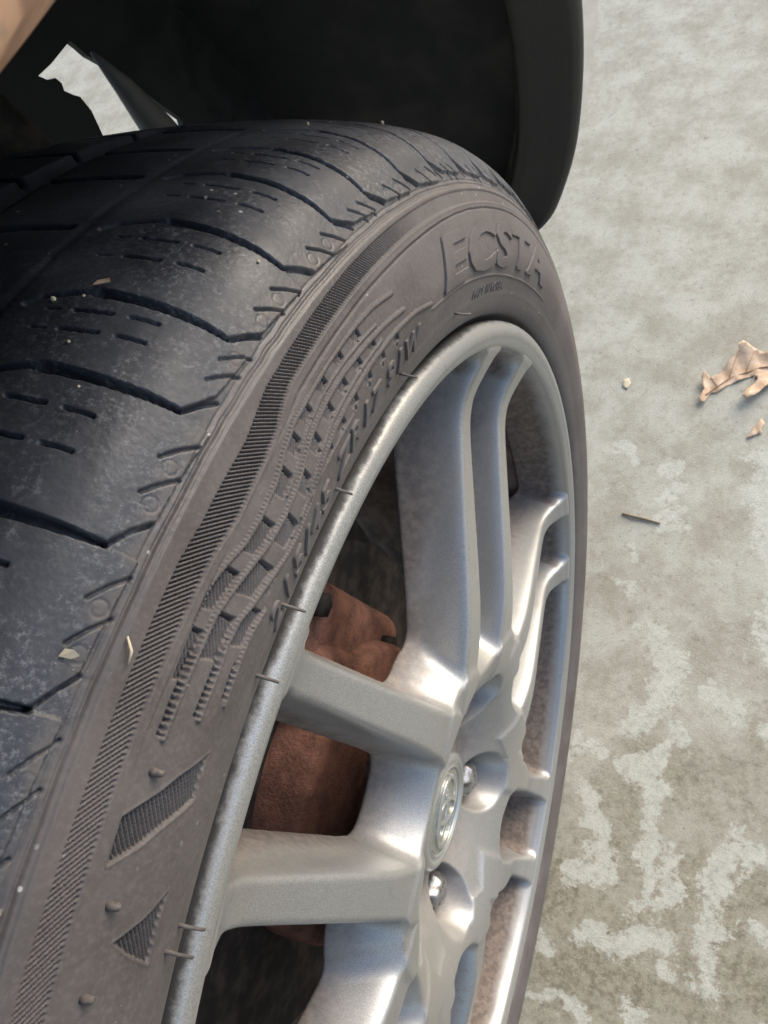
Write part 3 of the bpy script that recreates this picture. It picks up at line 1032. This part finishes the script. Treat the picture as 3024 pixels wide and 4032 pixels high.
def arc_block(name, r0, r1, t0, t1, x0, x1, mat, parent, bev=.004, seg=10):
    bm = bmesh.new()
    rows = []
    for i in range(seg + 1):
        t = R_(t0 + (t1 - t0) * i / seg)
        rows.append([bm.verts.new((x * .001, r * math.sin(t) * .001, r * math.cos(t) * .001)) for x, r in ((x0, r0), (x1, r0), (x1, r1), (x0, r1))])
    for a, b in zip(rows[:-1], rows[1:]):
        for k in range(4):
            bm.faces.new([a[k], a[(k + 1) % 4], b[(k + 1) % 4], b[k]])
    bm.faces.new(rows[0][::-1])
    bm.faces.new(rows[-1])
    bmesh.ops.recalc_face_normals(bm, faces=bm.faces)
    ed = [e for e in bm.edges if len(e.link_faces) == 2 and e.link_faces[0].normal.angle(e.link_faces[1].normal) > .6]
    bmesh.ops.bevel(bm, geom=ed, offset=bev, segments=3, profile=.5, affect='EDGES')
    return adopt2(bm_obj(name, bm, mat, None, True), parent)


block('caliper', (-.112, .046, -.022), (-.058, .094, .110), MAT['rust'], .012, -.006)
block('caliper_bridge', (-.092, .030, .016), (-.050, .064, .084), MAT['rust'], .012, -.004)
for zz in (.004, .094):
    adopt2(tube('caliper_bolt', [(-.060, .074, zz), (-.052, .074, zz)], .006, MAT['iron'], None, 6), brake)
block('caliper_bracket', (-.098, .030, -.048), (-.064, .064, .004), MAT['iron'], .005)
shield = adopt2(revolve('dust_shield', [(-96, 40), (-97, 120), (-99, 146), (-103, 150), (-105, 149)], MAT['iron'], None, 90), brake)
arc_block('hose_bracket', 108, 138, -74, -48, -100, -72, MAT['iron'], brake, .006)

# ---------------------------------------------------------------- car body round the wheel
car = empty('car', (-.1, .1, .35))
tag(car, 'dark wheel arch, fender lip and bumper corner of the car around the wheel', 'car')
ARCH = [(-100, .430, .020), (-75, .405, .042), (-50, .388, .050), (-25, .368, .050), (0, .3607, .046), (6, .3597, .0445), (10.4, .3593, .043), (15, .3612, .041), (22, .364, .038), (32, .373, .033), (45, .387, .025), (60, .400, .0155), (71.8, .4075, .0105), (81, .411, .0025), (89, .4155, -.009), (95, .422, -.024), (98.5, .426, -.037), (100.5, .4255, -.055), (101.5, .423, -.085)]
AD = catmull(ARCH, 8)


def arch_pt(i, dr=0.0, dx=0.0):
    t, r, x = AD[i]
    t = R_(t)
    return (x + dx, (r + dr) * math.sin(t), (r + dr) * math.cos(t))


def arch_strip(name, offs, mat, i0=0, i1=None, parent=None):
    i1 = len(AD) if i1 is None else i1
    V = np.array([[arch_pt(i, dr, dx) for dr, dx in offs] for i in range(i0, i1)])
    n, k = V.shape[:2]
    return adopt2(np_mesh(name, V.reshape(-1, 3), grid_faces(n, k), mat, parent), car)


isplit = int(np.argmin(np.abs(AD[:, 0] - 52)))
# fender: rolled lip + outer skin with thickness
lip_o = [(.030, -.012), (.012, -.013), (.003, -.012), (-.001, -.007), (-.001, -.002), (.002, .003), (.008, .0052), (.020, .0058)]
fl = arch_strip('fender_lip', lip_o, MAT['lip_paint'], 0, isplit + 1)
fl["label"] = 'weathered tan painted edge of the fender arch'
skin = [(.020, .0058), (.045, .008), (.09, .011), (.16, .010), (.24, .000), (.30, -.025), (.33, -.07), (.34, -.30), (.34, -.55)]
arch_strip('fender', skin, MAT['paint'], 0, isplit + 1)
bl = [(.060, -.046), (.034, -.044), (.015, -.040), (.0045, -.037), (.0035, -.030), (.003, -.012), (.000, -.005), (.0004, -.001), (.003, .001), (.006, .0012)]
bp = arch_strip('bumper_lip', bl, MAT['bumper'], isplit, None)
bp["label"] = 'dark grey inner flange of the bumper corner'
bskin = [(.006, .0012), (.012, .001), (.06, .002), (.14, -.004), (.26, -.03), (.40, -.10)]
arch_strip('bumper', bskin, MAT['paint'], isplit, None)
lin = [(.028, -.012), (.034, -.030), (.036, -.060), (.040, -.11), (.040, -.18), (.036, -.25), (.030, -.275)]
ln = arch_strip('arch_liner', lin, MAT['plastic'], 0, None)
ln["label"] = 'black plastic wheel arch liner'
arch_strip('liner_crease', [(.0335, -.034), (.0295, -.037), (.0295, -.043), (.034, -.046)], MAT['plastic'], isplit, None)

# inner wall of the arch with the gap through which the ground in front shows
HOLE = [(.298, .197), (.31, .194), (.33, .191), (.332, .186), (.334, .179), (.339, .170), (.344, .16), (.353, .139), (.359, .124), (.366, .108), (.352, .085), (.29, .120), (.306, .152), (.311, .164), (.311, .173), (.308, .177), (.305, .182), (.307, .185), (.306, .189), (.301, .192)]
XW = -.24
bm = bmesh.new()
outer = [(-.42, -.05), (-.42, .30), (-.30, .46), (.0, .50), (.30, .44), (.47, .20), (.47, -.02), (.40, -.07)]
ov = [bm.verts.new((XW, a, b)) for a, b in outer]
hv = [bm.verts.new((XW, a, b)) for a, b in HOLE]
ee = [bm.edges.new((ov[i], ov[(i + 1) % len(ov)])) for i in range(len(ov))] + [bm.edges.new((hv[i], hv[(i + 1) % len(hv)])) for i in range(len(hv))]
bmesh.ops.triangle_fill(bm, use_beauty=True, use_dissolve=False, edges=ee)
# drop triangles inside the hole
kill = []
for f in bm.faces:
    c = f.calc_center_median()
    if in_poly(np.array([c.y]), np.array([c.z]), HOLE)[0]:
        kill.append(f)
bmesh.ops.delete(bm, geom=kill, context='FACES')
ext = bmesh.ops.extrude_face_region(bm, geom=bm.faces[:])
for g_ in ext['geom']:
    if isinstance(g_, bmesh.types.BMVert):
        g_.co.x -= .004
bmesh.ops.recalc_face_normals(bm, faces=bm.faces)
iw = adopt2(bm_obj('inner_arch_panel', bm, MAT['plastic']), car)
# steering link crossing the gap, strut beyond the tyre
MAT['grey_link'] = M('dusty_steel').set(Base_Color=(.16, .15, .13), Roughness=.7).m
linkm = adopt2(tube('steering_link', [(-.23, .3285, .184), (-.23, .3325, .160), (-.23, .3345, .130), (-.23, .339, .08)], [.0012, .0058, .0100, .013], MAT['grey_link'], None, 10), car)
adopt2(tube('suspension_strut', [(-.215, .228, .30), (-.215, .238, .19), (-.215, .248, .08)], [.016, .016, .018], MAT['iron'], None, 14), car)

# ---------------------------------------------------------------- leaves and litter
m = M('dry_leaf')
lc = m.mix(m.ramp(m.noise(90, 5, .6), .35, .7), (.42, .285, .175), (.62, .47, .33))
m.set(Base_Color=lc, Roughness=.75)
m.bump(m.noise(400, 4), .4, .0006)
MAT['leaf'] = m.m
MAT['vein'] = M('leaf_vein').set(Base_Color=(.36, .22, .12), Roughness=.7).m
m = M('dry_twig')
m.set(Base_Color=(.20, .15, .09), Roughness=.8)
MAT['twig'] = m.m
m = M('straw')
m.set(Base_Color=(.55, .47, .33), Roughness=.7)
MAT['straw'] = m.m


def leaf(name, outline, zfun, mat, thick=.0006, cell=.004):
    """outline in metres on the ground, gently cupped by zfun"""
    bm = bmesh.new()
    vs_ = [bm.verts.new((a, b, 0)) for a, b in outline]
    bm.faces.new(vs_)
    bmesh.ops.triangulate(bm, faces=bm.faces[:])
    xs = [p[0] for p in outline]
    ys = [p[1] for p in outline]
    for ax, lo, hi in ((0, min(xs), max(xs)), (1, min(ys), max(ys))):
        c = lo + cell
        while c < hi:
            bmesh.ops.bisect_plane(bm, geom=bm.verts[:] + bm.edges[:] + bm.faces[:], plane_co=(c, 0, 0) if ax == 0 else (0, c, 0), plane_no=(1, 0, 0) if ax == 0 else (0, 1, 0), dist=1e-6)
            c += cell
    P = np.array([v.co[:2] for v in bm.verts])
    e = seg_d(P[:, 0], P[:, 1], list(outline) + [outline[0]])
    for v, d in zip(bm.verts, e):
        v.co.z = zfun(v.co.x, v.co.y, d)
    r = bmesh.ops.extrude_face_region(bm, geom=bm.faces[:])
    for g_ in r['geom']:
        if isinstance(g_, bmesh.types.BMVert):
            g_.co.z += thick
    bmesh.ops.recalc_face_normals(bm, faces=bm.faces)
    return bm_obj(name, bm, mat, None, True)


OAK = [(83, 403), (79, 408), (83, 419), (79, 431), (81, 437), (88, 432), (96, 438), (101, 449), (106, 456), (110, 462), (108, 468), (113, 471), (122, 466), (132, 462), (142, 464), (150, 474), (157, 476), (160, 470), (156, 462), (168, 458), (178, 462), (184, 457), (178, 450), (166, 446), (172, 436), (170, 430), (158, 436), (152, 440), (146, 432), (136, 422), (128, 412), (121, 408), (117, 411), (120, 419), (127, 428), (129, 434), (126, 437), (115, 432), (103, 425), (95, 417), (89, 416), (86, 407)]
OAK = [(a * .001, b * .001) for a, b in OAK]
mid = [(.085, .412), (.105, .434), (.130, .446), (.155, .452), (.182, .457)]


def oak_z(x, y, d):
    k = float(seg_d(np.array([x]), np.array([y]), mid)[0])
    tip = max(0.0, (.100 - x) / .020)
    return GZ + .0009 + .0055 * min(1.2, k / .022) ** 2 + .0008 * math.sin(x * 310 + y * 170) + .0035 * min(1, tip) ** 2


oak = leaf('oak_leaf', OAK, oak_z, MAT['leaf'], .00028, .003)
tag(oak, 'curled dry tan oak leaf lying on the concrete', 'leaf')
vein = tube('midrib', [(a, b, oak_z(a, b, 0) + .0006) for a, b in ((.085, .412), (.105, .434), (.130, .446), (.155, .452), (.182, .457), (.196, .460))], [.0004, .0006, .0008, .0009, .0009, .0008], MAT['vein'], None, 6)
vein.parent = oak
for va, vb in (((.094, .424), (.087, .433)), ((.104, .433), (.110, .464)), ((.118, .441), (.124, .464)), ((.128, .445), (.121, .412)), ((.140, .448), (.155, .472)), ((.150, .451), (.166, .433))):
    vv = tube('side_vein', [(va[0] + (vb[0] - va[0]) * q, va[1] + (vb[1] - va[1]) * q, oak_z(va[0] + (vb[0] - va[0]) * q, va[1] + (vb[1] - va[1]) * q, 0) + .0005) for q in (0, .25, .5, .75, .95)], [.0004, .00035, .0003, .00025, .0002], MAT['vein'], None, 5)
    vv.parent = oak
frag = leaf('leaf_fragment', [(a * .001, b * .001) for a, b in [(124, 369), (128, 371), (134, 375), (138, 376), (136, 379), (139, 386), (135, 391), (131, 383), (128, 376)]], lambda x, y, d: GZ + .0008 + .0015 * math.sin(x * 500) ** 2, MAT['leaf'], .0005, .003)
tag(frag, 'small torn reddish leaf scrap below the oak leaf', 'leaf')
fleck = leaf('leaf_flake', [(a * .001, b * .001) for a, b in [(6, 420), (11, 417), (14, 424), (11, 430), (6, 428)]], lambda x, y, d: GZ + .0006, MAT['straw'], .0004, .003)
tag(fleck, 'tiny pale leaf flake on concrete between tyre and oak leaf', 'leaf')
tw = tube('twig', [(.025, .2815, GZ + .0012), (.036, .2795, GZ + .0018), (.047, .2782, GZ + .0016), (.060, .2757, GZ + .0012)], [.0009, .0012, .0012, .0009], MAT['twig'], None, 8)
tag(tw, 'short dark twig lying on the concrete beside the wheel', 'twig')


def on_tyre_flake(name, th, s, pts, mat, label, lift=.4, cat='leaf'):
    bm = bmesh.new()
    rr = 295
    lo = []
    hi = []
    for a, b, hgt in pts:
        p = tyre_pos(np.array(th + math.degrees(a / rr)), np.array(s + b), np.array(lift + hgt))
        q = tyre_pos(np.array(th + math.degrees(a / rr)), np.array(s + b), np.array(lift + hgt + .18))
        lo.append(bm.verts.new(p))
        hi.append(bm.verts.new(q))
    n = len(pts)
    bm.faces.new(lo)
    bm.faces.new(hi[::-1])
    for i in range(n):
        bm.faces.new([lo[i], lo[(i + 1) % n], hi[(i + 1) % n], hi[i]])
    bmesh.ops.recalc_face_normals(bm, faces=bm.faces)
    return tag(bm_obj(name, bm, mat), label, cat)


on_tyre_flake('leaf_flake', 17.98, 73.3, [(-1.0, -1.6, 0), (-.5, .3, .3), (.1, 1.9, .6), (.7, 1.5, .9), (.5, .1, .5), (.1, -1.2, .2)], MAT['leaf'], 'brown leaf flake lying on the upper tread block')
on_tyre_flake('leaf_flake', 4.93, 102.6, [(-.9, -1.2, 0), (-.7, .6, .4), (.1, 1.5, 1.0), (.7, .4, 1.2), (.5, -.9, .6)], MAT['straw'], 'pale curled leaf flake caught at the lower tread edge')
p0, n0, _, _ = tyre_frame(6.05, 110.1)
p1, _, _, _ = tyre_frame(5.24, 112.1)
st1 = tube('straw', [p0 + n0 * .0006, (p0 + p1) / 2 + n0 * .0009 + Vector((.0006, 0, 0)), p1 + n0 * .0006], [.0002, .0003, .0002], MAT['straw'], None, 6)
tag(st1, 'thin pale straw lying on the tyre shoulder', 'straw')

GRIT = ['brown grit stone beside the leaf flake on the tread', 'pale grit crumb in the groove below the leaf flake', 'small grit crumb between two sipes mid tread', 'grit crumb right of the sipes on the tread block', 'larger grit stone on the far top edge of the tread', 'grit stone on the far tread left of the top edge', 'grit crumb on the scuffed tread shoulder']
for i, (th, s_, sz) in enumerate(((16.75, 66.0, .55), (17.2, 71.5, .35), (14.9, 76.0, .4), (13.2, 83.5, .3), (46.5, 70.0, .8), (38.0, 66.0, .6), (22.3, 96.0, .4))):
    p, n, _, _ = tyre_frame(th, s_)
    bm = bmesh.new()
    bmesh.ops.create_icosphere(bm, subdivisions=1, radius=sz * .001)
    for v in bm.verts:
        v.co *= rng.uniform(.75, 1.2)
        v.co += p + n * sz * .0006
    o = bm_obj('grit_stone', bm, MAT['straw'])
    tag(o, GRIT[i], 'stone', group='grit stones on the tread')
